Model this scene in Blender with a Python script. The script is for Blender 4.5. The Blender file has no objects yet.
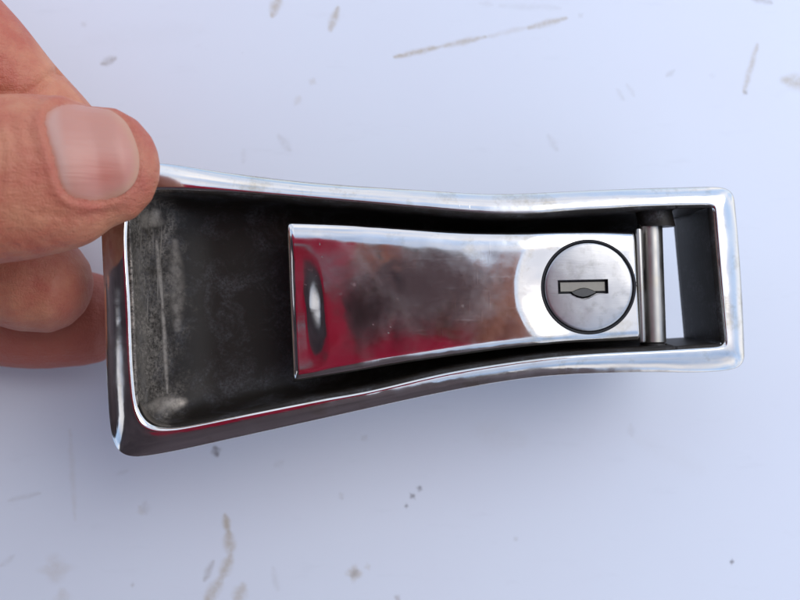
import bpy, bmesh, math, random
import numpy as np
from mathutils import Vector, Matrix
from mathutils.bvhtree import BVHTree

random.seed(7); np.random.seed(7)
SC = bpy.context.scene
COL = SC.collection

# ------------------------------------------------------------------ camera, sky, sun, exposure
D = 0.200            # camera height above the reference plane (m)
S = 0.0002           # metres per photo pixel on the reference plane
TABLE_Z = -0.041
cam_d = bpy.data.cameras.new('camera')
cam_d.sensor_width = 36.0
cam_d.lens = 45.0
cam_d.clip_start = 0.004
cam_d.clip_end = 100.0
cam_d.dof.use_dof = True
cam_d.dof.focus_distance = 0.200
cam_d.dof.aperture_fstop = 16.0
cam = bpy.data.objects.new('camera', cam_d)
COL.objects.link(cam)
cam.location = (0, 0, D)
SC.camera = cam

SUN_EL, SUN_AZ = math.radians(50), math.radians(55)   # azimuth measured from +Y towards +X
world = bpy.data.worlds.new('World'); SC.world = world
world.use_nodes = True
wn = world.node_tree; wn.nodes.clear()
def wnode(t, **k):
    n = wn.nodes.new(t)
    for a, b in k.items(): setattr(n, a, b)
    return n
sky = wnode('ShaderNodeTexSky', sky_type='NISHITA', sun_disc=False)
sky.sun_elevation = SUN_EL; sky.sun_rotation = SUN_AZ
sky.air_density = 1.0; sky.dust_density = 1.5; sky.ozone_density = 1.0
tc = wnode('ShaderNodeTexCoord')
cl = wnode('ShaderNodeTexNoise'); cl.inputs['Scale'].default_value = 2.2; cl.inputs['Detail'].default_value = 5
cl.inputs['Roughness'].default_value = 0.55
wn.links.new(tc.outputs['Generated'], cl.inputs['Vector'])
cr = wnode('ShaderNodeValToRGB')
cr.color_ramp.elements[0].position = 0.34; cr.color_ramp.elements[0].color = (0.25, 0.25, 0.25, 1)
cr.color_ramp.elements[1].position = 0.62; cr.color_ramp.elements[1].color = (1, 1, 1, 1)
wn.links.new(cl.outputs['Fac'], cr.inputs['Fac'])
mx = wnode('ShaderNodeMixRGB'); mx.inputs['Color2'].default_value = (4.7, 5.5, 7.2, 1)
c2 = wnode('ShaderNodeTexNoise'); c2.inputs['Scale'].default_value = 3.1; c2.inputs['Detail'].default_value = 4
wn.links.new(tc.outputs['Generated'], c2.inputs['Vector'])
cr2 = wnode('ShaderNodeValToRGB')
cr2.color_ramp.elements[0].position = 0.42; cr2.color_ramp.elements[0].color = (0.39, 0.54, 0.82, 1)
cr2.color_ramp.elements[1].position = 0.62; cr2.color_ramp.elements[1].color = (0.84, 0.82, 0.84, 1)
wn.links.new(c2.outputs['Fac'], cr2.inputs['Fac'])
m10 = wnode('ShaderNodeVectorMath', operation='SCALE'); m10.inputs['Scale'].default_value = 10.0
wn.links.new(cr2.outputs['Color'], m10.inputs[0]); wn.links.new(m10.outputs[0], mx.inputs['Color2'])
wn.links.new(cr.outputs['Color'], mx.inputs['Fac'])
wn.links.new(sky.outputs['Color'], mx.inputs['Color1'])
bg = wnode('ShaderNodeBackground'); bg.inputs['Strength'].default_value = 0.12
wn.links.new(mx.outputs['Color'], bg.inputs['Color'])
wo = wnode('ShaderNodeOutputWorld')
wn.links.new(bg.outputs['Background'], wo.inputs['Surface'])

sun_d = bpy.data.lights.new('sun', 'SUN')
sun_d.energy = 0.65; sun_d.angle = math.radians(38); sun_d.color = (1.0, 0.965, 0.93)
sun = bpy.data.objects.new('sun', sun_d); COL.objects.link(sun)
sdir = Vector((math.sin(SUN_AZ)*math.cos(SUN_EL), math.cos(SUN_AZ)*math.cos(SUN_EL), math.sin(SUN_EL)))
sun.rotation_euler = sdir.to_track_quat('Z', 'Y').to_euler()
sun.location = sdir*3

SC.view_settings.view_transform = 'Standard'
SC.view_settings.look = 'None'
SC.view_settings.exposure = 0.57
SC.cycles.max_bounces = 8
SC.cycles.diffuse_bounces = 3
SC.view_settings.gamma = 1.0
SC.view_settings.use_curve_mapping = False

# ------------------------------------------------------------------ helpers
TILT = 0.045
def P(px, py, h=0.0, tilt=True):
    """Point that the photo shows at (px, py), h photo-pixels above the reference plane (the handle is tilted a little)."""
    z = (h + ((400-px)*TILT if tilt else 0.0))*S
    k = S*(D - z)/D
    return Vector(((px-400)*k, (300-py)*k, z))

def to_px(co):
    k = 1000.0/(D - co[..., 2])
    return np.stack([400 + co[..., 0]*k, 300 - co[..., 1]*k], -1)

def catmull(pts, n):
    pts = [np.array(p, float) for p in pts]
    ext = [2*pts[0]-pts[1]] + pts + [2*pts[-1]-pts[-2]]
    out = []
    for i in range(len(pts)-1):
        p0, p1, p2, p3 = ext[i:i+4]
        for t in np.linspace(0, 1, 24, endpoint=False):
            out.append(0.5*((2*p1)+(-p0+p2)*t+(2*p0-5*p1+4*p2-p3)*t*t+(-p0+3*p1-3*p2+p3)*t**3))
    out.append(pts[-1]); out = np.array(out)
    d = np.r_[0, np.cumsum(np.linalg.norm(np.diff(out, axis=0), axis=1))]
    s = np.linspace(0, d[-1], n)
    return np.stack([np.interp(s, d, out[:, k]) for k in range(out.shape[1])], 1)

def link_mesh(name, verts, faces, mat, parent=None, smooth=True):
    me = bpy.data.meshes.new(name)
    me.from_pydata([tuple(v) for v in verts], [], [tuple(f) for f in faces])
    me.validate(); me.update()
    bm = bmesh.new(); bm.from_mesh(me)
    bmesh.ops.recalc_face_normals(bm, faces=bm.faces)
    bm.to_mesh(me); bm.free()
    o = bpy.data.objects.new(name, me); COL.objects.link(o)
    if mat: me.materials.append(mat)
    if smooth:
        me.polygons.foreach_set('use_smooth', [True]*len(me.polygons))
    if parent: o.parent = parent
    return o

def apply_mods(o):
    dg = bpy.context.evaluated_depsgraph_get(); dg.update()
    me = bpy.data.meshes.new_from_object(o.evaluated_get(dg))
    o.modifiers.clear(); old = o.data; o.data = me
    nm = old.name; bpy.data.meshes.remove(old); me.name = nm

def sharp_by_angle(o, deg=35):
    me = o.data
    bm = bmesh.new(); bm.from_mesh(me)
    for e in bm.edges:
        if len(e.link_faces) == 2 and e.calc_face_angle(0) > math.radians(deg): e.smooth = False
    bm.to_mesh(me); bm.free()

def boolean_cut(o, cutter):
    m = o.modifiers.new('cut', 'BOOLEAN'); m.operation = 'DIFFERENCE'; m.solver = 'EXACT'; m.object = cutter
    apply_mods(o)
    me = cutter.data; bpy.data.objects.remove(cutter); bpy.data.meshes.remove(me)

def prism(name, loop3d_top, loop3d_bot, mat, parent=None, smooth=False):
    n = len(loop3d_top)
    v = list(loop3d_top) + list(loop3d_bot)
    f = [tuple(range(n)), tuple(range(2*n-1, n-1, -1))]
    f += [(i, n+i, n+(i+1) % n, (i+1) % n) for i in range(n)]
    return link_mesh(name, v, f, mat, parent, smooth)

def empty(name, loc=(0, 0, 0)):
    o = bpy.data.objects.new(name, None); COL.objects.link(o)
    o.location = loc; o.empty_display_size = 0.01
    return o

# ------------------------------------------------------------------ materials
class N:
    def __init__(s, name):
        s.m = bpy.data.materials.new(name); s.m.use_nodes = True
        s.t = s.m.node_tree; s.t.nodes.clear()
        s.out = s.t.nodes.new('ShaderNodeOutputMaterial')
        s.b = s.t.nodes.new('ShaderNodeBsdfPrincipled')
        s.t.links.new(s.b.outputs[0], s.out.inputs[0])
        s.tc = s.t.nodes.new('ShaderNodeTexCoord')
    def L(s, a, b): s.t.links.new(a, b)
    def noise(s, scale, detail=4, rough=0.55, stretch=None, dist=0.0, vec=None):
        n = s.t.nodes.new('ShaderNodeTexNoise')
        n.inputs['Scale'].default_value = scale; n.inputs['Detail'].default_value = detail
        n.inputs['Roughness'].default_value = rough; n.inputs['Distortion'].default_value = dist
        v = vec or s.tc.outputs['Object']
        if stretch:
            mp = s.t.nodes.new('ShaderNodeMapping'); mp.inputs['Scale'].default_value = stretch[:3]
            if len(stretch) > 3: mp.inputs['Rotation'].default_value = (0, 0, stretch[3])
            s.L(v, mp.inputs['Vector']); v = mp.outputs[0]
        s.L(v, n.inputs['Vector'])
        return n.outputs['Fac']
    def ramp(s, fac, stops):
        r = s.t.nodes.new('ShaderNodeValToRGB')
        e = r.color_ramp.elements
        while len(e) < len(stops): e.new(0.5)
        for i, (p, c) in enumerate(stops):
            e[i].position = p
            e[i].color = (c, c, c, 1) if isinstance(c, (int, float)) else (*c, 1)
        s.L(fac, r.inputs['Fac']); return r.outputs['Color']
    def mix(s, fac, a, b, mode='MIX'):
        n = s.t.nodes.new('ShaderNodeMixRGB'); n.blend_type = mode
        for k, v in zip(('Fac', 'Color1', 'Color2'), (fac, a, b)):
            if isinstance(v, (int, float)): n.inputs[k].default_value = v if k == 'Fac' else (v, v, v, 1)
            elif isinstance(v, tuple): n.inputs[k].default_value = (*v, 1)
            else: s.L(v, n.inputs[k])
        return n.outputs[0]
    def math(s, op, a, b=0.0, c=0.0):
        n = s.t.nodes.new('ShaderNodeMath'); n.operation = op
        for i, v in enumerate((a, b, c)):
            if isinstance(v, (int, float)): n.inputs[i].default_value = v
            else: s.L(v, n.inputs[i])
        return n.outputs[0]
    def bump(s, h, strength, dist, prev=None):
        n = s.t.nodes.new('ShaderNodeBump'); n.inputs['Strength'].default_value = strength
        n.inputs['Distance'].default_value = dist; s.L(h, n.inputs['Height'])
        if prev: s.L(prev, n.inputs['Normal'])
        return n.outputs[0]
    def set(s, **k):
        for a, v in k.items():
            i = s.b.inputs[a.replace('_', ' ')]
            if isinstance(v, (int, float)): i.default_value = v
            elif isinstance(v, tuple): i.default_value = (*v, 1) if len(v) == 3 and i.type == 'RGBA' else v
            else: s.L(v, i)

def mat_chrome(name, base=(0.68, 0.66, 0.63), rough=0.07, wear=1.0, scr=(40, 900, 40, 0.1), tint=(0.45, 0.40, 0.30)):
    n = N(name)
    scr1 = n.noise(1.0, 3, 0.6, stretch=(scr[0]*4, scr[1]*4, 60, scr[3]))
    scr2 = n.noise(1.0, 2, 0.6, stretch=(scr[1]*2, scr[0]*5, 60, scr[3]+0.5))
    smudge = n.noise(90, 5, 0.6)
    pit = n.ramp(n.noise(520, 3, 0.6), [(0.0, 0.0), (0.68, 0.0), (0.73, 1.0)])
    patch = n.ramp(n.noise(55, 4, 0.6), [(0.5, 0.0), (0.68, 1.0)])
    dirt = n.math('MULTIPLY', pit, patch)
    stain = n.math('MULTIPLY', n.ramp(n.noise(150, 5, 0.65), [(0.54, 0.0), (0.74, 0.75)]), wear)
    c = n.mix(n.math('MULTIPLY', dirt, 0.75*wear), base, (0.10, 0.085, 0.06))
    c = n.mix(stain, c, tint)
    r = n.math('ADD', rough, n.math('MULTIPLY', n.ramp(smudge, [(0.42, 0.0), (0.72, 1.0)]), 0.16*wear))
    r = n.math('ADD', r, n.math('MULTIPLY', n.ramp(scr1, [(0.60, 0.0), (0.78, 1.0)]), 0.08*wear))
    r = n.math('ADD', r, n.math('MULTIPLY', dirt, 0.3))
    b = n.bump(n.noise(42, 3, 0.5), 0.5, 0.0009)
    b = n.bump(n.noise(160, 2, 0.5), 0.22, 0.00016, b)
    b = n.bump(n.noise(420, 3, 0.5), 0.10*wear, 0.00006, b)
    b = n.bump(n.ramp(scr1, [(0.58, 0.0), (0.80, 1.0)]), 0.05*wear, 0.00002, b)
    b = n.bump(n.ramp(scr2, [(0.64, 0.0), (0.75, 1.0)]), 0.08*wear, 0.00003, b)
    n.set(Base_Color=c, Metallic=1.0, Roughness=r, Normal=b)
    return n.m

M_CHROME = mat_chrome('worn_chrome')
M_LEVER = mat_chrome('lever_chrome', rough=0.09, wear=0.8, scr=(30, 700, 40, 0.25))
M_PIN = mat_chrome('pin_steel', base=(0.44, 0.42, 0.38), rough=0.34, wear=1.0, scr=(60, 500, 40, 0.0))

def mat_pocket():
    n = N('tarnished_pocket')
    sep = n.t.nodes.new('ShaderNodeSeparateXYZ'); n.L(n.tc.outputs['Object'], sep.inputs[0])
    # bare, scratched metal on the scooped end, black tarnish elsewhere
    x = sep.outputs['X']
    e = n.math('ADD', x, n.math('MULTIPLY', n.math('SUBTRACT', n.noise(200, 6, 0.7), 0.5), 0.016))
    mr = n.t.nodes.new('ShaderNodeMapRange'); mr.interpolation_type = 'SMOOTHSTEP'
    mr.inputs['From Min'].default_value = -0.0535; mr.inputs['From Max'].default_value = -0.0440
    mr.inputs['To Min'].default_value = 1; mr.inputs['To Max'].default_value = 0
    n.L(e, mr.inputs['Value']); bare = mr.outputs[0]
    spots = n.ramp(n.noise(1300, 4, 0.75), [(0.40, 0.0), (0.60, 1.0)])
    grime = n.ramp(n.noise(1.0, 5, 0.7, stretch=(330, 120, 120)), [(0.36, 0.05), (0.66, 1.0)])
    mask = n.math('MULTIPLY', bare, n.math('ADD', 0.04, n.math('MULTIPLY', n.math('MULTIPLY', spots, grime), 0.58)))
    scr = n.ramp(n.noise(1.0, 2, 0.5, stretch=(2600, 60, 60, -0.05)), [(0.64, 0.0), (0.72, 1.0)])
    mask = n.math('MAXIMUM', mask, n.math('MULTIPLY', n.math('MULTIPLY', scr, bare), 0.55))
    vm = n.t.nodes.new('ShaderNodeVectorMath'); vm.operation = 'MULTIPLY'; vm.inputs[1].default_value = (1, 1, 0)
    n.L(n.tc.outputs['Object'], vm.inputs[0])
    nz = n.ramp(n.noise(500, 4, 0.7), [(0.3, 0.15), (0.6, 1.0)])
    for x0, y0, x1, y1, wd, st in ((153, 240, 158, 300, 1.8, .8), (158, 300, 163, 395, 1.8, .7), (150, 407, 176, 405, 13, .6), (146, 224, 153, 212, 13, .6), (141, 250, 148, 400, 5, .30), (168, 240, 171, 330, 9, .28)):
        a_ = hp(x0, y0, -30); b_ = hp(x1, y1, -30); a_.z = b_.z = 0
        q = n.t.nodes.new('ShaderNodeGroup'); q.node_tree = bpy.data.node_groups['mark']
        n.L(vm.outputs[0], q.inputs['P']); q.inputs['A'].default_value = a_; q.inputs['BA'].default_value = b_-a_
        q.inputs['Inv'].default_value = 1/(b_-a_).length_squared; q.inputs['W'].default_value = (wd+1)*S; q.inputs['K'].default_value = st
        mask = n.math('MAXIMUM', mask, n.math('MULTIPLY', q.outputs[0], nz))
    c = n.mix(mask, (0.017, 0.0135, 0.0105), (0.60, 0.53, 0.44))
    dust = n.ramp(n.noise(900, 4, 0.75), [(0.66, 0.0), (0.76, 0.10)])
    c = n.mix(dust, c, (0.25, 0.25, 0.27))
    scuff = n.math('MULTIPLY', n.ramp(n.noise(150, 6, 0.72, dist=0.6), [(0.47, 0.0), (0.72, 1.0)]), n.ramp(n.noise(1800, 3, 0.7), [(0.35, 0.0), (0.65, 0.55)]))
    c = n.mix(scuff, c, (0.13, 0.13, 0.14))
    n.set(Base_Color=c, Metallic=n.math('ADD', 0.1, n.math('MULTIPLY', mask, 0.85)),
          Specular_IOR_Level=0.25, Roughness=n.math('SUBTRACT', 0.50, n.math('MULTIPLY', mask, 0.14)),
          Normal=n.bump(n.noise(700, 4, 0.6), 0.25, 0.00012))
    return n.m

def mat_simple(name, col, rough=0.5, metal=0.0, nscale=200, amt=0.25, bump=0.1, bdist=0.0001):
    n = N(name)
    f = n.noise(nscale, 4, 0.6)
    c = n.mix(n.math('MULTIPLY', f, amt), col, tuple(v*0.35 for v in col))
    n.set(Base_Color=c, Roughness=rough, Metallic=metal, Normal=n.bump(f, bump, bdist))
    return n.m
M_DARK = mat_simple('gap_shade', (0.012, 0.012, 0.014), 0.6, 0.2)  # near-black that paints shade into the lock gap and keyway
M_SHUTTER = mat_simple('shutter_steel', (0.30, 0.285, 0.24), 0.5, 0.8, 900)
M_RIB = mat_simple('keyway_rib', (0.10, 0.10, 0.095), 0.4, 0.9, 900)

def mat_lock():
    n = N('brushed_lock_face')
    br = n.noise(1.0, 3, 0.6, stretch=(350, 3200, 60, -0.25))
    c = n.mix(n.ramp(n.noise(500, 4, 0.6), [(0.52, 0.0), (0.78, 0.6)]), (0.47, 0.465, 0.455), (0.28, 0.27, 0.245))
    n.set(Base_Color=c, Metallic=1.0, Roughness=0.33,
          Normal=n.bump(n.noise(110, 2, 0.5), 0.4, 0.0006, n.bump(br, 0.22, 0.00004)))
    return n.m
M_LOCK = mat_lock()

# ------------------------------------------------------------------ white panel with its stains
MARKS = [ # (x0,y0,x1,y1,width,strength,kind)   positions of the marks on the panel
 (395,57,440,47,1.7,.75,0),(440,47,486,37,1.6,.6,0),(486,37,530,27,1.3,.35,0),(528,28,566,18,1.9,.6,0),
 (272,15,280,-6,3.2,.7,0),(330,30,338,8,2.4,.65,0),(102,64,115,58,2.4,.7,1),(83,24,84,25,3.0,.35,1),
 (744,92,757,45,1.8,.5,0),(745,92,746,93,2.0,.8,1),(784,80,812,84,5.5,.6,0),(750,-3,772,3,2.0,.5,1),
 (313,80,311,84,2.6,.35,0),(300,97,295,104,2.0,.28,0),(279,136,290,150,2.6,.3,1),(244,150,243,162,1.6,.2,1),
 (617,90,624,100,1.2,.25,1),(627,85,634,96,1.2,.22,1),(667,76,674,70,1.5,.35,1),(548,135,557,150,2.0,.25,1),
 (710,75,714,76,2.0,.15,1),(500,6,560,8,2.0,.18,1),(480,3,492,5,1.6,.2,1),(580,15,582,17,1.8,.3,1),
 (225,515,228,532,2.0,.75,0),(228,532,231,555,4.0,.62,0),(231,555,222,578,3.6,.6,0),(222,578,205,604,4.2,.6,0),
 (205,580,213,561,2.0,.5,1),(236,602,243,586,5.0,.5,0),(55,563,56,575,13,.38,0),(62,592,64,604,6,.35,0),
 (145,503,146,513,3.0,.35,1),(140,508,142,514,2.2,.3,0),(350,573,358,574,6.0,.55,0),(366,567,369,566,2.5,.45,0),(352,576,357,571,2.6,.5,1),
 (215,448,217,454,3.0,.7,2),(8,501,40,493,1.2,.35,1),(0,566,14,556,1.5,.3,1),(70,430,75,520,1.6,.22,0),
 (116,474,128,471,1.0,.2,1),(412,497,413,496,2.4,.85,2),(419,491,420,488,1.8,.7,2),(406,506,407,506,1.2,.6,2),
 (731,562,733,562,1.6,.75,2),(340,494,342,498,1.6,.35,1),(362,440,366,436,1.6,.3,1),(132,585,133,585,1.6,.5,1),
 (273,568,278,590,2.0,.25,1),(515,538,517,540,1.4,.3,1),(396,597,399,599,2.0,.5,1),(276,466,282,462,2.4,.2,1),
 (630,425,632,436,2.4,.18,1),(480,430,520,440,14,.10,0),(640,440,700,470,10,.05,0),(90,40,200,30,10,.05,1)]

def mat_panel():
    n = N('stained_white_paint')
    g = bpy.data.node_groups.new('mark', 'ShaderNodeTree')
    for nm, ty in (('P', 'NodeSocketVector'), ('A', 'NodeSocketVector'), ('BA', 'NodeSocketVector'),
                   ('Inv', 'NodeSocketFloat'), ('W', 'NodeSocketFloat'), ('K', 'NodeSocketFloat')):
        g.interface.new_socket(nm, in_out='INPUT', socket_type=ty)
    g.interface.new_socket('M', in_out='OUTPUT', socket_type='NodeSocketFloat')
    gi = g.nodes.new('NodeGroupInput'); go = g.nodes.new('NodeGroupOutput')
    def vm(op, a, b):
        q = g.nodes.new('ShaderNodeVectorMath'); q.operation = op
        g.links.new(a, q.inputs[0])
        if b is not None: g.links.new(b, q.inputs[3] if op == 'SCALE' else q.inputs[1])
        return q
    pa = vm('SUBTRACT', gi.outputs['P'], gi.outputs['A'])
    dt = vm('DOT_PRODUCT', pa.outputs[0], gi.outputs['BA'])
    mu = g.nodes.new('ShaderNodeMath'); mu.operation = 'MULTIPLY'; mu.use_clamp = True
    g.links.new(dt.outputs['Value'], mu.inputs[0]); g.links.new(gi.outputs['Inv'], mu.inputs[1])
    sc_ = vm('SCALE', gi.outputs['BA'], mu.outputs[0])
    df = vm('SUBTRACT', pa.outputs[0], sc_.outputs[0])
    ln = vm('LENGTH', df.outputs[0], None)
    def gm_(op, a, b, cc=0.0):
        q = g.nodes.new('ShaderNodeMath'); q.operation = op
        for i, v in enumerate((a, b, cc)):
            if isinstance(v, (int, float)): q.inputs[i].default_value = v
            else: g.links.new(v, q.inputs[i])
        return q.outputs[0]
    t_ = mu.outputs[0]
    tp = gm_('MULTIPLY_ADD', gm_('MULTIPLY', t_, gm_('SUBTRACT', 1.0, t_)), 2.2, 0.55)
    weff = gm_('MULTIPLY', gi.outputs['W'], tp)
    mr = g.nodes.new('ShaderNodeMapRange'); mr.interpolation_type = 'SMOOTHSTEP'
    mr.inputs['From Min'].default_value = 0
    g.links.new(ln.outputs['Value'], mr.inputs['Value']); g.links.new(weff, mr.inputs['From Max'])
    g.links.new(gi.outputs['K'], mr.inputs['To Min']); mr.inputs['To Max'].default_value = 0
    g.links.new(mr.outputs[0], go.inputs['M'])
    # object coordinates of the panel, jittered so that no mark has a clean edge
    wv = n.t.nodes.new('ShaderNodeTexNoise'); wv.inputs['Scale'].default_value = 450; wv.inputs['Detail'].default_value = 4
    n.L(n.tc.outputs['Object'], wv.inputs['Vector'])
    v1 = n.t.nodes.new('ShaderNodeVectorMath'); v1.operation = 'SUBTRACT'; v1.inputs[1].default_value = (.5, .5, .5)
    n.L(wv.outputs['Color'], v1.inputs[0])
    v2 = n.t.nodes.new('ShaderNodeVectorMath'); v2.operation = 'MULTIPLY'; v2.inputs[1].default_value = (.0010, .0010, 0)
    n.L(v1.outputs[0], v2.inputs[0])
    v3 = n.t.nodes.new('ShaderNodeVectorMath'); v3.operation = 'ADD'
    n.L(n.tc.outputs['Object'], v3.inputs[0]); n.L(v2.outputs[0], v3.inputs[1])
    acc = [None, None, None]
    k = S*(D - TABLE_Z)/D
    for x0, y0, x1, y1, w, st, kd in MARKS:
        a = Vector(((x0-400)*k, (300-y0)*k, 0)); b = Vector(((x1-400)*k, (300-y1)*k, 0)); ba = b - a
        q = n.t.nodes.new('ShaderNodeGroup'); q.node_tree = g
        n.L(v3.outputs[0], q.inputs['P'])
        q.inputs['A'].default_value = a; q.inputs['BA'].default_value = ba
        q.inputs['Inv'].default_value = 1/max(ba.length_squared, 1e-9)
        q.inputs['W'].default_value = (w*1.35+1.5)*k*1.25; q.inputs['K'].default_value = st if st > 0.45 else st*0.7
        acc[kd] = q.outputs[0] if acc[kd] is None else n.math('MAXIMUM', acc[kd], q.outputs[0])
    brk = n.ramp(n.noise(420, 5, 0.75), [(0.34, 0.35), (0.56, 1.0)])
    soft = n.ramp(n.noise(14, 4, 0.6), [(0.3, 0.0), (0.75, 1.0)])
    base = n.mix(soft, (0.76, 0.80, 0.86), (0.75, 0.775, 0.84))
    scuff = n.ramp(n.noise(1.0, 4, 0.7, stretch=(60, 260, 1, 0.9)), [(0.60, 0.0), (0.78, 0.10)])
    base = n.mix(scuff, base, (0.45, 0.46, 0.50))
    fleck = n.ramp(n.noise(330, 2, 0.5), [(0.785, 0.0), (0.81, 0.3)])
    base = n.mix(fleck, base, (0.35, 0.32, 0.29))
    for a, col in zip(acc, ((0.47, 0.39, 0.27), (0.38, 0.35, 0.32), (0.10, 0.08, 0.07))):
        base = n.mix(n.math('MULTIPLY', a, brk), base, col)
    n.set(Base_Color=base, Roughness=0.42, Normal=n.bump(n.noise(180, 3, 0.5), 0.06, 0.0002))
    n.b.inputs['Specular IOR Level'].default_value = 0.35
    return n.m

R = 0.55
panel = link_mesh('white_panel', [(-R, -R, 0), (R, -R, 0), (R, R, 0), (-R, R, 0), (-R, -R, -0.03), (R, -R, -0.03), (R, R, -0.03), (-R, R, -0.03)],
    [(0, 1, 2, 3), (7, 6, 5, 4), (0, 4, 5, 1), (1, 5, 6, 2), (2, 6, 7, 3), (3, 7, 4, 0)], mat_panel(), smooth=False)
panel.location = (0, 0, TABLE_Z)
panel['kind'] = 'structure'
panel['label'] = 'white painted panel with scratches and dried brown stains'

bm = bmesh.new(); bmesh.ops.create_grid(bm, x_segments=4, y_segments=4, size=40)
gm = bpy.data.meshes.new('ground'); bm.to_mesh(gm); bm.free()
gm.materials.append(mat_simple('dark_ground', (0.075, 0.080, 0.065), 0.95, 0, 3, 0.5))
ground = bpy.data.objects.new('ground', gm); COL.objects.link(ground); ground.location = (0, 0, -0.90); ground['kind'] = 'structure'
# ------------------------------------------------------------------ the door handle
handle = empty('car_door_handle', P(400, 300, 0))
handle['label'] = 'worn chrome car door handle with flared pocket and key lock'
handle['category'] = 'door handle'
HO = handle.location.copy()
def hp(px, py, h=0.0): return P(px, py, h) - HO

M_POCKET = mat_pocket()
NL, NS = 200, 90     # samples per long and short side
in_top = catmull([(131, 193), (170, 191), (250, 195), (350, 203), (450, 212), (515, 215.5), (583, 211), (650, 207.5), (712, 206)], NL)
in_right = catmull([(712, 206), (716, 255), (720, 300), (724.5, 345)], NS)
in_bot = catmull([(724.5, 345), (657, 349), (585, 353), (530, 358.5), (450, 371), (370, 389.5), (317, 399), (236, 415), (185, 425), (140, 431)], NL)
in_left = catmull([(140, 431), (134, 370), (131, 300), (128, 240), (131, 193)], NS)
out_top = catmull([(98, 160), (160, 162), (230, 172), (320, 182), (420, 189), (500, 193), (600, 189), (660, 187), (736, 185)], NL)
out_right = catmull([(736, 185), (741, 240), (745, 300), (748, 370)], NS)
out_bot = catmull([(748, 370), (700, 373), (640, 373), (560, 376), (500, 383), (430, 396), (330, 418), (230, 440), (170, 453), (111, 463)], NL)
out_left = catmull([(111, 463), (105, 390), (102, 300), (99, 230), (98, 160)], NS)

def close_loop(sides, corner_iters):
    L = np.concatenate([s[:-1] for s in sides]); n = len(L)
    starts = np.cumsum([0]+[len(s)-1 for s in sides])[:4]     # corners: TL, TR, BR, BL
    for c, (win, it) in zip(starts, corner_iters):
        idx = np.arange(c-win, c+win+1) % n
        w = 0.5*(1+np.cos(np.linspace(-np.pi, np.pi, 2*win+1)))
        for _ in range(it):
            nb = 0.5*(L[(idx-1) % n] + L[(idx+1) % n])
            L[idx] += (w**0.35)[:, None]*0.9*(nb - L[idx])
    return L
inner = close_loop([in_top, in_right, in_bot, in_left], [(10, 40), (6, 5), (6, 5), (14, 70)])
outer = close_loop([out_top, out_right, out_bot, out_left], [(14, 60), (9, 22), (9, 22), (14, 45)])
NLOOP = len(inner)

# rim: inner lip, crest, slope falling outwards, rolled outer edge, outer wall
cols = []
prof = []
prof += [(-0.00, -26), (0.0, -10), (0.0, -6.5), (0.012, -4.4), (0.035, -2.8), (0.065, -1.5), (0.10, -0.6), (0.14, -0.1)]
for s in np.linspace(0.16, 0.90, 16): prof.append((s, -7.2*((s-0.11)/0.89)**2.0))
prof += [(0.96, -6.7), (0.99, -7.3), (1.0, -8.2), (0.985, -12), (0.96, -22), (0.93, -31), (0.88, -32)]
for k in range(NLOOP):
    a, b = inner[k], outer[k]
    for s, h in prof:
        p = a*(1-s) + b*s
        top = hp(p[0], p[1], 0)
        top.z += h*S
        cols.append(top)
npf = len(prof)
faces = [(k*npf+j, ((k+1) % NLOOP)*npf+j, ((k+1) % NLOOP)*npf+j+1, k*npf+j+1) for k in range(NLOOP) for j in range(npf-1)]
bezel = link_mesh('bezel', cols, faces, M_CHROME, handle)
sharp_by_angle(bezel, 38)

# pocket: U-shaped sections from the scooped left end to the hinge, then the three walls of the open well
NU, NV = 90, 60
T0, B0 = (129, 191), (139, 433)
def pocket_row(u):
    """u = photo x along the pocket."""
    t = np.array([u, np.interp(u, in_top[:, 0], in_top[:, 1]) - 1.0])
    ib = in_bot[::-1]
    b = np.array([u, np.interp(u, ib[:, 0], ib[:, 1]) + 1.0])
    return t, b
UE = 676
us = 140 + (UE-140)*(1-np.cos(np.linspace(0, np.pi/2, NU)))
us = np.unique(np.r_[np.linspace(0, 1, 40)**2*80 + 130, np.linspace(214, UE, 50)])
def dep(x):
    d0 = np.interp(x, [130, 300, 520, 676], [72, 80, 100, 110])
    xi = np.clip((x-130)/72.0, 0, 1)
    return d0*(1-(1-xi)**2.0)**(1/2.0)
verts = []
vv = np.linspace(-1, 1, NV); vv = np.sign(vv)*(1-(1-np.abs(vv))**1.8)
for u in us:
    t, b = pocket_row(max(u, 133))
    sk = 10*(1-np.clip((u-130)/150, 0, 1))     # the left edge leans
    for v in vv:
        f = (v+1)/2
        px = u + sk*(f-0.18) - 2*(1-np.clip((u-130)/40, 0, 1))
        py = t[1]*(1-f) + b[1]*f
        q = hp(px, py, 0)
        yc = hp(px, (t[1]+b[1])/2, 0).y
        zz = dep(u)*(1-abs(v)**7)**(1/5.0)
        q.y = yc + (q.y-yc)*(1 - 0.035*zz/80)
        q.z -= (zz + 2.2)*S
        verts.append(q)
nu = len(us)
pf = [(i*NV+j, (i+1)*NV+j, (i+1)*NV+j+1, i*NV+j+1) for i in range(nu-1) for j in range(NV-1)]
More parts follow.
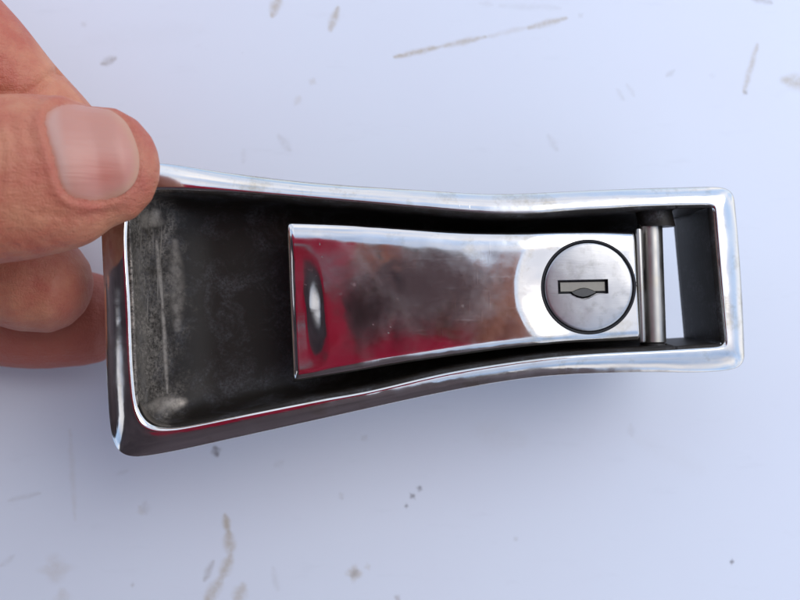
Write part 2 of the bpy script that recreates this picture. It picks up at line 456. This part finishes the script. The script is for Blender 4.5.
# well walls
DW = 108
walls = []
for x in np.linspace(UE, 711, 14): t, b = pocket_row(x); walls.append((t, (0, -1)))
wp = [(pocket_row(x)[0], (0, -1)) for x in np.linspace(UE, 706, 14)]
wp += [(np.array([708.5, 205.2]), (-0.3, -1)), (np.array([711.5, 205.6]), (-0.8, -0.8)), (np.array([713, 208]), (-1, -0.3))]
wp += [(np.array([np.interp(y, [206, 345], [713, 725.5]), y]), (-1, 0)) for y in np.linspace(212, 340, 14)]
wp += [(np.array([725.5, 343.5]), (-1, 0.3)), (np.array([724, 346]), (-0.8, 0.8)), (np.array([721, 346.8]), (-0.3, 1))]
wp += [(pocket_row(x)[1], (0, 1)) for x in np.linspace(718, UE, 14)]
base = len(verts); ND = 14
for p, n in wp:
    for j in range(ND):
        f = j/(ND-1)
        q = hp(p[0], p[1], 0)
        dr = 8.5*f**0.9 + (3.0*min(1, f*6))*0
        q.x += n[0]*dr*S; q.y += n[1]*(3.0*f)*S
        q.z -= (2.2 + DW*f)*S
        verts.append(q)
pf += [(base+i*ND+j, base+(i+1)*ND+j, base+(i+1)*ND+j+1, base+i*ND+j+1) for i in range(len(wp)-1) for j in range(ND-1)]
pocket = link_mesh('pocket', verts, pf, M_POCKET, handle)
so = pocket.modifiers.new('solid', 'SOLIDIFY'); so.thickness = 0.0009; so.offset = 0.0
apply_mods(pocket)

# ------------------------------------------------------------------ lever
LT = catmull([(286.5, 221.5), (340, 223.5), (400, 227.5), (460, 231.5), (520, 232.5), (580, 231.5), (634, 232)], 240)
LB = catmull([(293.5, 382), (350, 372.5), (400, 364), (450, 356.5), (510, 348.5), (560, 343.5), (600, 341.5), (640, 340)], 240)
H0 = -5.0
LC = (588.5, 287.0)     # lock centre
def sstep(a, b, x):
    t = np.clip((x-a)/(b-a), 0, 1); return t*t*(3-2*t)
def edge_drop(d, r, k):
    d = np.clip(d, 0, r); return k*(1-np.sqrt(np.maximum(0, 1-(1-d/r)**2)))
def lever_h(px, py, dt, db, dl, dr):
    h = H0
    w = dt + db
    v = (dt/w)*2-1                                   # -1 at the top edge
    h -= 1.3*abs(v)**2.4                             # gentle crown
    h -= edge_drop(dt, 19, 6.0) + edge_drop(db, 10, 5.0) + edge_drop(dl, 7, 4.5) + edge_drop(dr, 2.5, 1.5)
    h -= 2.0*(1-sstep(4, 70, dl))                   # nose falls away
    h -= 5.0*(1-sstep(13, 40-8*(1-v)*0.5, dl))*max(0.0, 1-abs((v-0.12)/0.86)**2.0)**1.6   # shallow dish behind the lip
    r = math.hypot(px-LC[0], (py-LC[1])*0.95)
    h -= 4.6*(1-sstep(40, 76, r))*(1-sstep(590, 640, px)) + 6.5*sstep(590, 640, px)
    return h
gu, gv = 240, 72
vs = np.linspace(0, 1, gv); vs = 0.5*(1-np.cos(np.pi*vs))*0.55 + vs*0.45
verts = []
gidx = np.linspace(0, 1, gu); gidx = (0.5*(1-np.cos(np.pi*gidx))*0.35 + gidx*0.65)*239
for i in range(gu):
    a = gidx[i]; i0 = int(min(a, 238)); fr = a-i0
    t = LT[i0]*(1-fr)+LT[i0+1]*fr; b = LB[i0]*(1-fr)+LB[i0+1]*fr
    for f in vs:
        p = t*(1-f)+b*f
        L = b[1]-t[1]
        dl = p[0]-(286.5+(p[1]-221.5)*7.0/160.5); dr = (634+(p[1]-232)*6/108.0)-p[0]
        # slightly rounded plan corners
        verts.append(hp(p[0], p[1], lever_h(p[0], p[1], f*L, (1-f)*L, dl, dr)))
nt = len(verts)
lf = [(i*gv+j, (i+1)*gv+j, (i+1)*gv+j+1, i*gv+j+1) for i in range(gu-1) for j in range(gv-1)]
rim = [i*gv for i in range(gu)] + [(gu-1)*gv+j for j in range(1, gv)] + [i*gv+gv-1 for i in range(gu-2, -1, -1)] + [j for j in range(gv-2, 0, -1)]
m0 = len(verts)
cx_, cy_ = hp(460, 290, 0).x, hp(460, 290, 0).y
for ring, (dz, ins) in enumerate(((3, 0.0), (13, 0.5), (15, 3.0))):
    for r_ in rim:
        q = verts[r_].copy(); q.z -= dz*S
        dx, dy = (1 if q.x < cx_ else -1), (1 if q.y < cy_ else -1)
        q.y += dy*ins*S*0.8
        verts.append(q)
nr = len(rim)
for ring in range(3):
    for k in range(nr):
        a0 = rim[k] if ring == 0 else m0+(ring-1)*nr+k
        a1 = rim[(k+1) % nr] if ring == 0 else m0+(ring-1)*nr+(k+1) % nr
        lf.append((a0, a1, m0+ring*nr+(k+1) % nr, m0+ring*nr+k))
lf.append(tuple(m0+2*nr+k for k in range(nr)))
lever = link_mesh('lever', verts, lf, M_LEVER, handle)
def circle(px, py, r, h, n=96, ry=None):
    ry = ry or r
    return [hp(px+r*math.cos(2*math.pi*i/n), py-ry*math.sin(2*math.pi*i/n), h) for i in range(n)]
cut = prism('cutter', circle(*LC, 47.6, 12), circle(*LC, 47.6, -45.0), None, handle)
boolean_cut(lever, cut)
sharp_by_angle(lever, 40)

# dark seat under the lock, painted as gap shade, then the plug with its keyway
seat = prism('lock_seat', circle(*LC, 46.3, -17), circle(*LC, 46.3, -30), M_DARK, handle)
lr = []
for r_, h_ in ((44.0, -26), (44.4, -12.7), (45.0, -11.4), (46.6, -10.8), (47.6, -11.5), (47.9, -12.8), (48.0, -26)): lr += circle(*LC, r_, h_, 96)
lock_gap_shade = link_mesh('lock_gap_shade', lr, [(k*96+i, (k+1)*96+i, (k+1)*96+(i+1) % 96, k*96+(i+1) % 96) for k in range(6) for i in range(96)], M_DARK, handle)  # dark ring added to fill the gap, standing for its shade
nr_, na = 10, 96
verts = [hp(*LC, -7.95)]
rr = [8, 16, 24, 31, 37, 41, 42.8, 43.8, 44.2, 44.2]
hh = [-8.0, -8.15, -8.4, -8.7, -9.1, -9.4, -9.7, -10.3, -11.3, -23]
for r_, h_ in zip(rr, hh): verts += circle(*LC, r_, h_, na)
lf = [(0, 1+i, 1+(i+1) % na) for i in range(na)]
for k in range(len(rr)-1):
    lf += [(1+k*na+i, 1+(k+1)*na+i, 1+(k+1)*na+(i+1) % na, 1+k*na+(i+1) % na) for i in range(na)]
lf.append(tuple(1+(len(rr)-1)*na+i for i in range(na)))
lock = link_mesh('lock_cylinder', verts, lf, M_LOCK, handle)
slot = [(557.5, 280), (608, 279), (608.5, 293.5), (599, 294.3), (594, 296), (588.5, 299), (583, 300.2), (577, 299), (571.5, 296), (566, 294.6), (558, 294.5)]
cut = prism('cutter', [hp(x, y, 5) for x, y in slot], [hp(x, y, -15) for x, y in slot], None, handle)
boolean_cut(lock, cut)
sharp_by_angle(lock, 30)
lock.data.materials.append(M_DARK)
sx0, sx1, sy0, sy1 = hp(556.5, 0, -10).x, hp(609.6, 0, -10).x, hp(584, 301, -10).y, hp(584, 278, -10).y
for p_ in lock.data.polygons:
    if abs(p_.normal.z) < .5 and sx0 < p_.center.x < sx1 and sy0 < p_.center.y < sy1: p_.material_index = 1  # slot walls painted near-black as the keyway's shade
well = [(558, 280.4), (607.6, 279.4), (608, 293), (558.4, 294)]
prism('keyway_well', [hp(x, y, -14.4) for x, y in well], [hp(x, y, -14.9) for x, y in well], M_DARK, lock)  # dark plate added as painted shade at the slot bottom
sp = [(560.2, 282.6), (604.6, 281.8), (605.0, 290.8), (560.6, 291.6)]
shut = prism('keyway_shutter', [hp(x, y, -12.0) for x, y in sp], [hp(x, y, -14.2) for x, y in sp], M_SHUTTER, lock)
lens = [(570, 292.5), (575, 289.5), (580, 287.6), (584, 287), (588, 287.6), (593, 289.5), (598, 292.3), (593, 295.2), (588, 297.6), (583, 298.6), (578, 297.6), (573, 295.2)]
rib = prism('keyway_rib', [hp(584+(x-584)*.85, 292.5+(y-292.5)*.7, -10.0) for x, y in lens], [hp(x, y, -13.5) for x, y in lens], M_RIB, lock)

# hinge pin across the well, with a lug at either end
def cyl_y(name, x, y0, y1, r, h, mat, parent, n=32, bands=None):
    a = hp(x, (y0+y1)/2, h)
    k = (D-P(x, 300, h).z)/D*S
    ys = bands or [(0, .86), (0.012, 1), (0.988, 1), (1, .86)]
    ya, yb = hp(x, y0, h).y, hp(x, y1, h).y
    xa, xb = hp(x, y0, h).x, hp(x, y1, h).x
    V = []; F = []
    lean = 3.5*S
    for t, s in ys:
        for i in range(n):
            an = 2*math.pi*i/n
            V.append(Vector((xa + lean*(t-0.5)*2*0.6 + r*k*s*math.cos(an), ya+(yb-ya)*t, a.z + r*k*s*math.sin(an))))
    for b_ in range(len(ys)-1):
        F += [(b_*n+i, b_*n+(i+1) % n, (b_+1)*n+(i+1) % n, (b_+1)*n+i) for i in range(n)]
    F += [tuple(range(n)), tuple((len(ys)-1)*n+i for i in range(n-1, -1, -1))]
    o = link_mesh(name, V, F, mat, parent); sharp_by_angle(o, 50); return o
pin = cyl_y('hinge_pin', 651.5, 224, 343, 12.5, -34, M_PIN, handle)
sleeve = cyl_y('hinge_rod', 640.5, 229, 342, 3.4, -17, M_PIN, handle)
cyl_y('hinge_lug', 655, 209, 227, 18, -32, M_POCKET, handle)
cyl_y('hinge_lug', 655, 343, 352, 13, -36, M_POCKET, handle)

# ------------------------------------------------------------------ the person who holds it
def mat_skin():
    n = N('skin')
    at = n.t.nodes.new('ShaderNodeAttribute'); at.attribute_name = 'tone'
    blot = n.ramp(n.noise(110, 4, 0.6), [(0.35, 0.0), (0.66, 1.0)])
    c = n.mix(blot, (0.56, 0.235, 0.130), (0.45, 0.120, 0.072))
    c = n.mix(n.ramp(n.noise(420, 4, 0.6), [(0.5, 0.0), (0.75, 0.25)]), c, (0.54, 0.27, 0.16))
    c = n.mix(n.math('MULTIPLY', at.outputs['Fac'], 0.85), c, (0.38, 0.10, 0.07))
    lines = n.noise(1.0, 3, 0.6, stretch=(500, 1900, 700, 0.1), dist=0.6)
    vor = n.t.nodes.new('ShaderNodeTexVoronoi'); vor.feature = 'DISTANCE_TO_EDGE'; vor.inputs['Scale'].default_value = 1400
    mp = n.t.nodes.new('ShaderNodeMapping'); mp.inputs['Scale'].default_value = (1.0, .6, 1)
    n.L(n.tc.outputs['Object'], mp.inputs['Vector']); n.L(mp.outputs[0], vor.inputs['Vector'])
    cell = n.ramp(vor.outputs['Distance'], [(0.0, 0.0), (0.12, 1.0)])
    b = n.bump(n.noise(260, 4, 0.6), 0.6, 0.0008)
    b = n.bump(lines, 0.6, 0.00028, b)
    b = n.bump(cell, 0.4, 0.00010, b)
    n.set(Base_Color=c, Roughness=0.48, Normal=b)
    n.b.inputs['Subsurface Weight'].default_value = 0.10
    n.b.inputs['Subsurface Radius'].default_value = (1.0, 0.35, 0.18)
    n.b.inputs['Subsurface Scale'].default_value = 0.0022
    n.b.inputs['Specular IOR Level'].default_value = 0.4
    return n.m
M_SKIN = mat_skin()

def tube(path, n=40, seg=14):
    """path: (point Vector, radius, flat) -> closed tapered tube with rounded ends; flat squashes it along z."""
    pts = np.array([list(p[0])+[p[1], p[2]] for p in path])
    c = catmull(pts, n)
    pos, rad, fl = c[:, :3], c[:, 3], c[:, 4]
    V = []; F = []
    for i in range(n):
        t = pos[min(i+1, n-1)]-pos[max(i-1, 0)]; t = Vector(t).normalized()
        up = Vector((0, 0, 1))
        if abs(t.z) > .95: up = Vector((0, 1, 0))
        s = t.cross(up).normalized(); u = s.cross(t).normalized()
        for j in range(seg):
            a = 2*math.pi*j/seg
            V.append(Vector(pos[i]) + s*math.cos(a)*max(rad[i], 1e-4) + u*math.sin(a)*max(rad[i]*fl[i], 1e-4))
    for i in range(n-1):
        F += [(i*seg+j, i*seg+(j+1) % seg, (i+1)*seg+(j+1) % seg, (i+1)*seg+j) for j in range(seg)]
    # hemispherical caps
    for end, dirn in ((0, -1), (n-1, 1)):
        t = pos[end]-pos[end-dirn]; t = Vector(t).normalized()
        prev = [end*seg+j for j in range(seg)]
        ce = Vector(pos[end]); r = max(rad[end], 1e-4)
        for a in (25, 48, 68, 82):
            ring = []
            for j in range(seg):
                q = V[end*seg+j]
                ring.append(len(V)); V.append(ce + (q-ce)*math.cos(math.radians(a)) + t*r*0.95*math.sin(math.radians(a)))
            F += [(prev[j], prev[(j+1) % seg], ring[(j+1) % seg], ring[j]) for j in range(seg)]
            prev = ring
        F.append(tuple(prev))
    return V, F

def merge_tubes(name, tubes, mat, voxel, smooth_it, parent):
    V = []; F = []
    for v, f in tubes:
        o = len(V); V += v; F += [tuple(i+o for i in ff) for ff in f]
    ob = link_mesh(name, V, F, mat, parent)
    m = ob.modifiers.new('r', 'REMESH'); m.mode = 'VOXEL'; m.voxel_size = voxel; m.use_smooth_shade = True
    s = ob.modifiers.new('s', 'SMOOTH'); s.iterations = smooth_it; s.factor = 0.5
    apply_mods(ob)
    return ob

def q(px, py, h, r, fl=1.0):
    z = h*S
    return (P(px, py, h, tilt=False), r*S*(D-z)/D, fl)

def w(x, y, z, r, fl=1.0): return (Vector((x, y, z)), r, fl)
person = empty('person', (0, 0, 0))
person['label'] = 'person whose bare hand pinches the left end of the chrome handle'
person['category'] = 'person'

thumb = tube([q(-330, 215, 20, 105, .8), q(-200, 205, 50, 92, .8), q(-100, 192, 78, 86, .76), q(-30, 182, 88, 85, .72), q(20, 177, 87, 83.5, .68), q(55, 173.5, 85, 79, .65),
              q(80, 170, 82, 73, .63), q(100, 167, 79, 62, .62)], 70, 28)
index = tube([q(-420, -60, -90, 66), q(-260, -120, -10, 60), q(-150, -55, 0, 60), q(-85, -2, -4, 60), q(-25, 54, -10, 56), q(15, 95, -22, 50), q(50, 134, -36, 50), q(78, 160, -50, 44)], 70, 24)
middle = tube([q(-420, 60, -120, 68), q(-310, 60, -90, 62), q(-210, 140, -48, 58), q(-130, 205, -46, 56), q(-60, 250, -46, 54), q(0, 271, -50, 53), q(34, 281, -53, 52.5), q(44, 284, -54, 50)], 60, 24)
ring = tube([q(-420, 170, -140, 66), q(-330, 190, -130, 60), q(-230, 240, -130, 55), q(-130, 285, -136, 53), q(-40, 306, -142, 53, .9), q(30, 316, -145, 53, .88), q(84, 318, -147, 48, .88)], 60, 24)
little = tube([q(-440, 280, -150, 58), q(-340, 310, -150, 50), q(-250, 340, -150, 46), q(-150, 350, -150, 44), q(-75, 340, -152, 40)], 50, 20)
palm = tube([q(-640, 120, -70, 140, .75), q(-500, 110, -90, 190, .55), q(-420, 110, -100, 200, .42), q(-360, 110, -110, 180, .3)], 40, 30)
heel = tube([q(-600, 190, -10, 110, .9), q(-450, 215, 0, 110, .85), q(-330, 215, 18, 104, .8)], 30, 24)
web = tube([q(-420, -40, -60, 70), q(-300, 40, -20, 70), q(-260, 150, 15, 80)], 30, 20)
fore = tube([w(-.375, -.01, .19, .043), w(-.34, -.02, .11, .042), w(-.275, .0, .045, .036, .9), w(-.21, .02, .0, .030, .8), w(-.15, .034, -.012, .026, .75)], 40, 24)
hand = merge_tubes('hand', [thumb, index, middle, ring, little, palm, heel, web, fore], M_SKIN, 0.00055, 7, person)

# shape the hand surface: nail fold, knuckle creases, redness and painted shade
nail_poly = np.array([(44, 120), (50, 108), (66, 102.5), (88, 103), (110, 109), (126, 122), (136, 143), (139.5, 163), (135, 182), (121, 195), (101, 201), (81, 200), (67, 194), (59, 181), (54, 160), (48, 139)], float)
NPOLY = catmull(np.r_[nail_poly, nail_poly[:1]], 121)[:-1]
me = hand.data
co = np.empty(len(me.vertices)*3, np.float32); me.vertices.foreach_get('co', co); co = co.reshape(-1, 3).astype(float)
no = np.empty(len(me.vertices)*3, np.float32); me.vertex_normals.foreach_get('vector', no); no = no.reshape(-1, 3).astype(float)
px = to_px(co)
bvh_pre = None
up = sstep(0.05, 0.4, no[:, 2])*sstep(0.004, 0.008, co[:, 2])
cand = np.where((px[:, 0] > -10) & (px[:, 0] < 175) & (px[:, 1] > 70) & (px[:, 1] < 240) & (up > 0))[0]
def seg_dist(p, a, b):
    ba = b-a; t = np.clip(((p-a)@ba)/max(ba@ba, 1e-9), 0, 1)
    return np.linalg.norm(p-a-t[:, None]*ba, axis=1)
pc = px[cand]
dmin = np.full(len(pc), 1e9); inside = np.zeros(len(pc), bool)
for i in range(len(NPOLY)):
    a, b = NPOLY[i], NPOLY[(i+1) % len(NPOLY)]
    dmin = np.minimum(dmin, seg_dist(pc, a, b))
    c1 = (a[1] > pc[:, 1]) != (b[1] > pc[:, 1])
    with np.errstate(divide='ignore', invalid='ignore'):
        xi = (b[0]-a[0])*(pc[:, 1]-a[1])/(b[1]-a[1])+a[0]
    inside ^= c1 & (pc[:, 0] < xi)
sd = np.where(inside, -dmin, dmin)
g = lambda x, m, s: np.exp(-0.5*((x-m)/s)**2)
tipside = sstep(100, 135, pc[:, 0])
disp = np.zeros(len(co))
disp[cand] = (-1.8*g(sd, 1.2, 1.5) + (1.6*(1-tipside)+0.1*tipside)*g(sd, 6.0, 3.5) - 1.4*sstep(2, -6, sd))*up[cand]
# creases: polylines of (x, y), depth, width, and which surface (z range)
creases = [([(22, 96), (36, 88), (50, 76), (62, 70)], 4.2, 3.6, (-0.02, 0.006)),
           ([(-30, 100), (-8, 92), (10, 92)], 2.0, 4, (-0.02, 0.006)),
           ([(10, 120), (16, 150), (14, 185)], 0.8, 2.6, (0.01, 0.05)),
           ([(-4, 118), (2, 150), (0, 190)], 0.9, 2.6, (0.01, 0.05)),
           ([(-22, 115), (-17, 150), (-20, 200)], 1.3, 3, (0.01, 0.05)),
           ([(-34, 115), (-30, 150), (-34, 200)], 1.3, 3, (0.01, 0.05)),
           ([(28, 128), (34, 152), (33, 178)], 0.6, 2.2, (0.01, 0.05)),
           ([(40, 214), (80, 218), (112, 210)], 0.9, 3.0, (0.0, 0.05))]
for pl, dp, wd, (z0, z1) in creases:
    dd = np.full(len(co), 1e9)
    for a, b in zip(pl[:-1], pl[1:]):
        sel = (np.abs(px[:, 0]-a[0]) < 80) & (np.abs(px[:, 1]-a[1]) < 80)
        dd[sel] = np.minimum(dd[sel], seg_dist(px[sel], np.array(a, float), np.array(b, float)))
    m = (co[:, 2] > z0) & (co[:, 2] < z1) & (no[:, 2] > -0.1)
    disp -= dp*np.exp(-0.5*(dd/wd)**2)*m
co2 = co + no*(disp*S)[:, None]
me.vertices.foreach_set('co', co2.astype(np.float32).ravel())
me.update()
tone = np.zeros(len(co))
tone += 0.30*(co[:, 2] < -0.004) + 0.7*sstep(-0.017, -0.021, co[:, 2])                                   # lower fingers redder, and darker with their shade painted into the tone
tone[cand] += 0.30*g(sd, 5, 6)*up[cand]
tone += 0.25*np.exp(-((px[:, 0]-150)/22)**2)*(co[:, 2] > 0)
tone += 0.25*g(np.hypot(px[:, 0]-20, px[:, 1]-160), 0, 30)*(co[:, 2] > 0.01)
at = me.attributes.new('tone', 'FLOAT', 'POINT'); at.data.foreach_set('value', np.clip(tone, 0, 1).astype(np.float32))

# thumbnail: follows the thumb, slightly proud, thinning to its edge
bvh = BVHTree.FromPolygons([tuple(c) for c in co], [tuple(p.vertices) for p in me.polygons])
cen = np.array([92.0, 152.0]); RN = 30; AN = len(NPOLY)
verts = []; uvx = []
camv = Vector((0, 0, D))
def hitpt(p2):
    d = (P(p2[0], p2[1], 0, tilt=False)-camv).normalized()
    h_, n_, _, _ = bvh.ray_cast(camv, d)
    return h_, n_
rings = [0.0] + list(1-(1-np.linspace(0.06, 1, RN))**1.5)
for ri, r in enumerate(rings):
    for a in (range(AN) if ri else range(1)):
        p2 = cen + (NPOLY[a]-cen)*r
        h_, n_ = hitpt(p2); rs = r
        while h_ is None:
            rs -= 0.01; h_, n_ = hitpt(cen + (NPOLY[a]-cen)*rs)
        off = (0.8*(1-r**5) - 1.2*r**8)*S
        tipw = sstep(110, 138, p2[0])
        off += 0.9*S*tipw*r**3
        verts.append(h_+Vector((n_.x*.6, n_.y*.6, n_.z)).normalized()*off); uvx.append((p2[0], p2[1], r))
lf = [(0, 1+i, 1+(i+1) % AN) for i in range(AN)]
for k in range(len(rings)-2):
    lf += [(1+k*AN+i, 1+(k+1)*AN+i, 1+(k+1)*AN+(i+1) % AN, 1+k*AN+(i+1) % AN) for i in range(AN)]
def mat_nail():
    n = N('thumbnail')
    a = n.t.nodes.new('ShaderNodeAttribute'); a.attribute_name = 'tint'
    c = n.mix(n.math('MULTIPLY', n.noise(300, 4, 0.6), 0.25), a.outputs['Color'], (0.48, 0.29, 0.23))
    b = n.bump(n.noise(1.0, 3, 0.5, stretch=(60, 1500, 200, 0.08)), 0.5, 0.00012)
    n.set(Base_Color=c, Roughness=0.36, Normal=b)
    n.b.inputs['Specular IOR Level'].default_value = 0.5
    n.b.inputs['Subsurface Weight'].default_value = 0.2
    n.b.inputs['Subsurface Radius'].default_value = (1, .4, .25); n.b.inputs['Subsurface Scale'].default_value = 0.0015
    return n.m
nail = link_mesh('thumbnail', verts, lf, mat_nail(), person)
ca = nail.data.attributes.new('tint', 'FLOAT_COLOR', 'POINT')
for i, (x, y, r) in enumerate(uvx):
    pink = np.array((0.50, 0.225, 0.165)); deep = np.array((0.48, 0.15, 0.105)); pale = np.array((0.52, 0.31, 0.25)); edge = np.array((0.50, 0.29, 0.17)); skin = np.array((0.52, 0.20, 0.12))
    c = pink*1.0
    k_ = math.exp(-(((x-105)/24)**2+((y-172)/20)**2)); c = c*(1-k_)+deep*k_
    lun = sstep(20, 8, (x-(45+max(0, y-120)*0.16))); c = c*(1-.8*lun)+pale*.8*lun
    k_ = 0.6*sstep(0.78, 1.0, r)*sstep(85, 125, x); c = c*(1-k_)+edge*k_
    k_ = 0.75*sstep(0.86, 1.0, r)*(1-sstep(95, 125, x)); c = c*(1-k_)+skin*k_
    ca.data[i].color = (*c, 1)

# jacket, head, the other hand: what the chrome reflects from behind the camera
def mat_cloth():
    n = N('red_fleece')
    f = n.noise(60, 5, 0.6)
    c = n.mix(f, (0.78, 0.020, 0.075), (0.50, 0.012, 0.045))
    n.set(Base_Color=c, Roughness=0.9, Normal=n.bump(n.noise(35, 4, 0.6), 0.6, 0.01))
    return n.m
M_RED = mat_cloth()
M_JEANS = mat_simple('dark_trousers', (0.03, 0.035, 0.05), 0.9, 0, 50)
M_JUMPER = mat_simple('brown_knit', (0.24, 0.18, 0.19), 0.95, 0, 11, 1.6)
M_STRIP = mat_simple('grey_strip', (0.5, 0.5, 0.52), 0.6, 0, 80)
M_HAIR = mat_simple('brown_hair', (0.05, 0.03, 0.02), 0.6, 0, 300)
jumper = merge_tubes('jumper', [tube([w(-.09, -.48, -.10, .24, .75), w(-.11, -.39, .10, .27, .75), w(-.14, -.28, .29, .24, .7), w(-.16, -.14, .42, .18, .65), w(-.15, -.06, .47, .10, .7)], 40, 28), tube([w(-.34, .05, .37, .074), w(-.38, .02, .28, .074), w(-.37, -.06, .20, .085), w(-.335, -.06, .12, .070), w(-.29, -.02, .07, .048)], 30, 24), tube([w(-.20, .02, .48, .09), w(-.30, .05, .42, .085), w(-.36, .045, .34, .076)], 20, 24)], M_JUMPER, 0.007, 3, person)
trousers = merge_tubes('trousers', [tube([w(.05, -.52, -.85, .09), w(.04, -.54, -.45, .10), w(.02, -.51, -.12, .13)], 20, 20), tube([w(-.17, -.52, -.85, .09), w(-.16, -.54, -.45, .10), w(-.13, -.51, -.12, .13)], 20, 20)], M_JEANS, 0.009, 3, person)
arm_r = tube([w(-.22, -.10, .48, .10), w(-.17, -.22, .45, .085), w(-.14, -.26, .38, .07), w(-.09, -.15, .32, .055), w(-.02, -.075, .285, .045), w(.035, -.055, .27, .038)], 50, 24)
yoke = tube([w(-.19, .10, .49, .10), w(-.105, .04, .50, .10), w(-.14, -.12, .49, .10)], 20, 24)
collar = tube([w(-.14, .08, .49, .08), w(-.08, .07, .47, .060), w(-.03, .065, .455, .040), w(0, .065, .45, .018)], 24, 24)
merge_tubes('reflective_strip', [tube([w(-.085, .016, .398, .009), w(-.05, .018, .398, .010), w(-.015, .020, .405, .008)], 12, 12)], M_STRIP, 0.002, 2, person)
jacket = merge_tubes('jacket', [arm_r, yoke, collar], M_RED, 0.006, 3, person)
HX, HY, HZ = -.035, .035, .56
head = merge_tubes('head', [tube([w(-.13, .02, .52, .055), w(-.07, .03, .55, .055)], 10, 16),
     tube([w(HX-.05, HY, HZ+.02, .070), w(HX-.01, HY, HZ+.01, .082, 1.1), w(HX+.04, HY, HZ, .078, 1.0), w(HX+.07, HY, HZ, .055)], 30, 24),
     tube([w(HX-.005, HY, HZ-.088, .012), w(HX+.005, HY, HZ-.094, .016), w(HX+.03, HY, HZ-.08, .010)], 8, 12),
     tube([w(HX-.01, HY-.085, HZ, .014), w(HX+.01, HY-.088, HZ, .016)], 6, 12), tube([w(HX-.01, HY+.085, HZ, .014), w(HX+.01, HY+.088, HZ, .016)], 6, 12)], M_SKIN, 0.004, 3, person)
hair = merge_tubes('hair', [tube([w(HX-.03, HY, HZ+.05, .080), w(HX+.03, HY, HZ+.04, .084), w(HX+.08, HY, HZ+.01, .062)], 20, 24)], M_HAIR, 0.006, 2, person)
hr = [tube([w(.035, -.055, .27, .030), w(.062, -.040, .272, .036, .6), w(.078, -.02, .272, .034, .6)], 20, 20)]
for i, (dy, l) in enumerate(((-.045, .012), (-.025, .002), (-.005, -.004), (.015, .004))):
    hr.append(tube([w(.09, dy, .268, .011), w(.078, dy+.004, .258, .0105), w(.068+l*.3, dy+.006, .243, .0095), w(.064+l*.3, dy+.006, .232, .0085)], 20, 14))
hr.append(tube([w(.06, -.05, .27, .014), w(.045, -.045, .282, .012), w(.03, -.025, .284, .010)], 16, 14))
merge_tubes('hand', hr, M_SKIN, 0.0018, 3, person)

# the compact camera this picture is taken with
M_BODY = mat_simple('camera_shell', (0.16, 0.085, 0.08), 0.4, 0.3, 60)
M_LENS = mat_simple('lens_barrel', (0.10, 0.06, 0.06), 0.4, 0.3, 60)
compact = empty('compact_camera', (0, 0, .235))
compact['label'] = 'small grey compact camera held above the door handle'
compact['category'] = 'camera'
def rbox(name, cx, cy, cz, sx, sy, sz, bev, mat, parent):
    bm = bmesh.new(); bmesh.ops.create_cube(bm, size=1)
    for v in bm.verts: v.co = Vector((v.co.x*sx, v.co.y*sy, v.co.z*sz))
    bmesh.ops.bevel(bm, geom=bm.edges[:], offset=bev, segments=4, affect='EDGES', profile=.5)
    for v in bm.verts: v.co += Vector((cx, cy, cz))
    m_ = bpy.data.meshes.new(name); bm.to_mesh(m_); bm.free(); m_.materials.append(mat)
    o = bpy.data.objects.new(name, m_); COL.objects.link(o); o.parent = parent; return o
compact.rotation_euler.z = math.radians(16)
rbox('body', .020, -.004, .012, .084, .050, .022, .006, M_BODY, compact)
def ring_tube(name, r0, r1, z0, z1, mat, parent, n=48):
    V = []
    for r_, z_ in ((r0, z0), (r1, z0), (r1, z1), (r0, z1)):
        V += [(r_*math.cos(2*math.pi*i/n), r_*math.sin(2*math.pi*i/n), z_) for i in range(n)]
    F = [(k*n+i, k*n+(i+1) % n, ((k+1) % 4)*n+(i+1) % n, ((k+1) % 4)*n+i) for k in range(4) for i in range(n)]
    return link_mesh(name, V, F, mat, parent, smooth=False)
ring_tube('lens_barrel', .015, .021, -.028, .0005, M_LENS, compact)
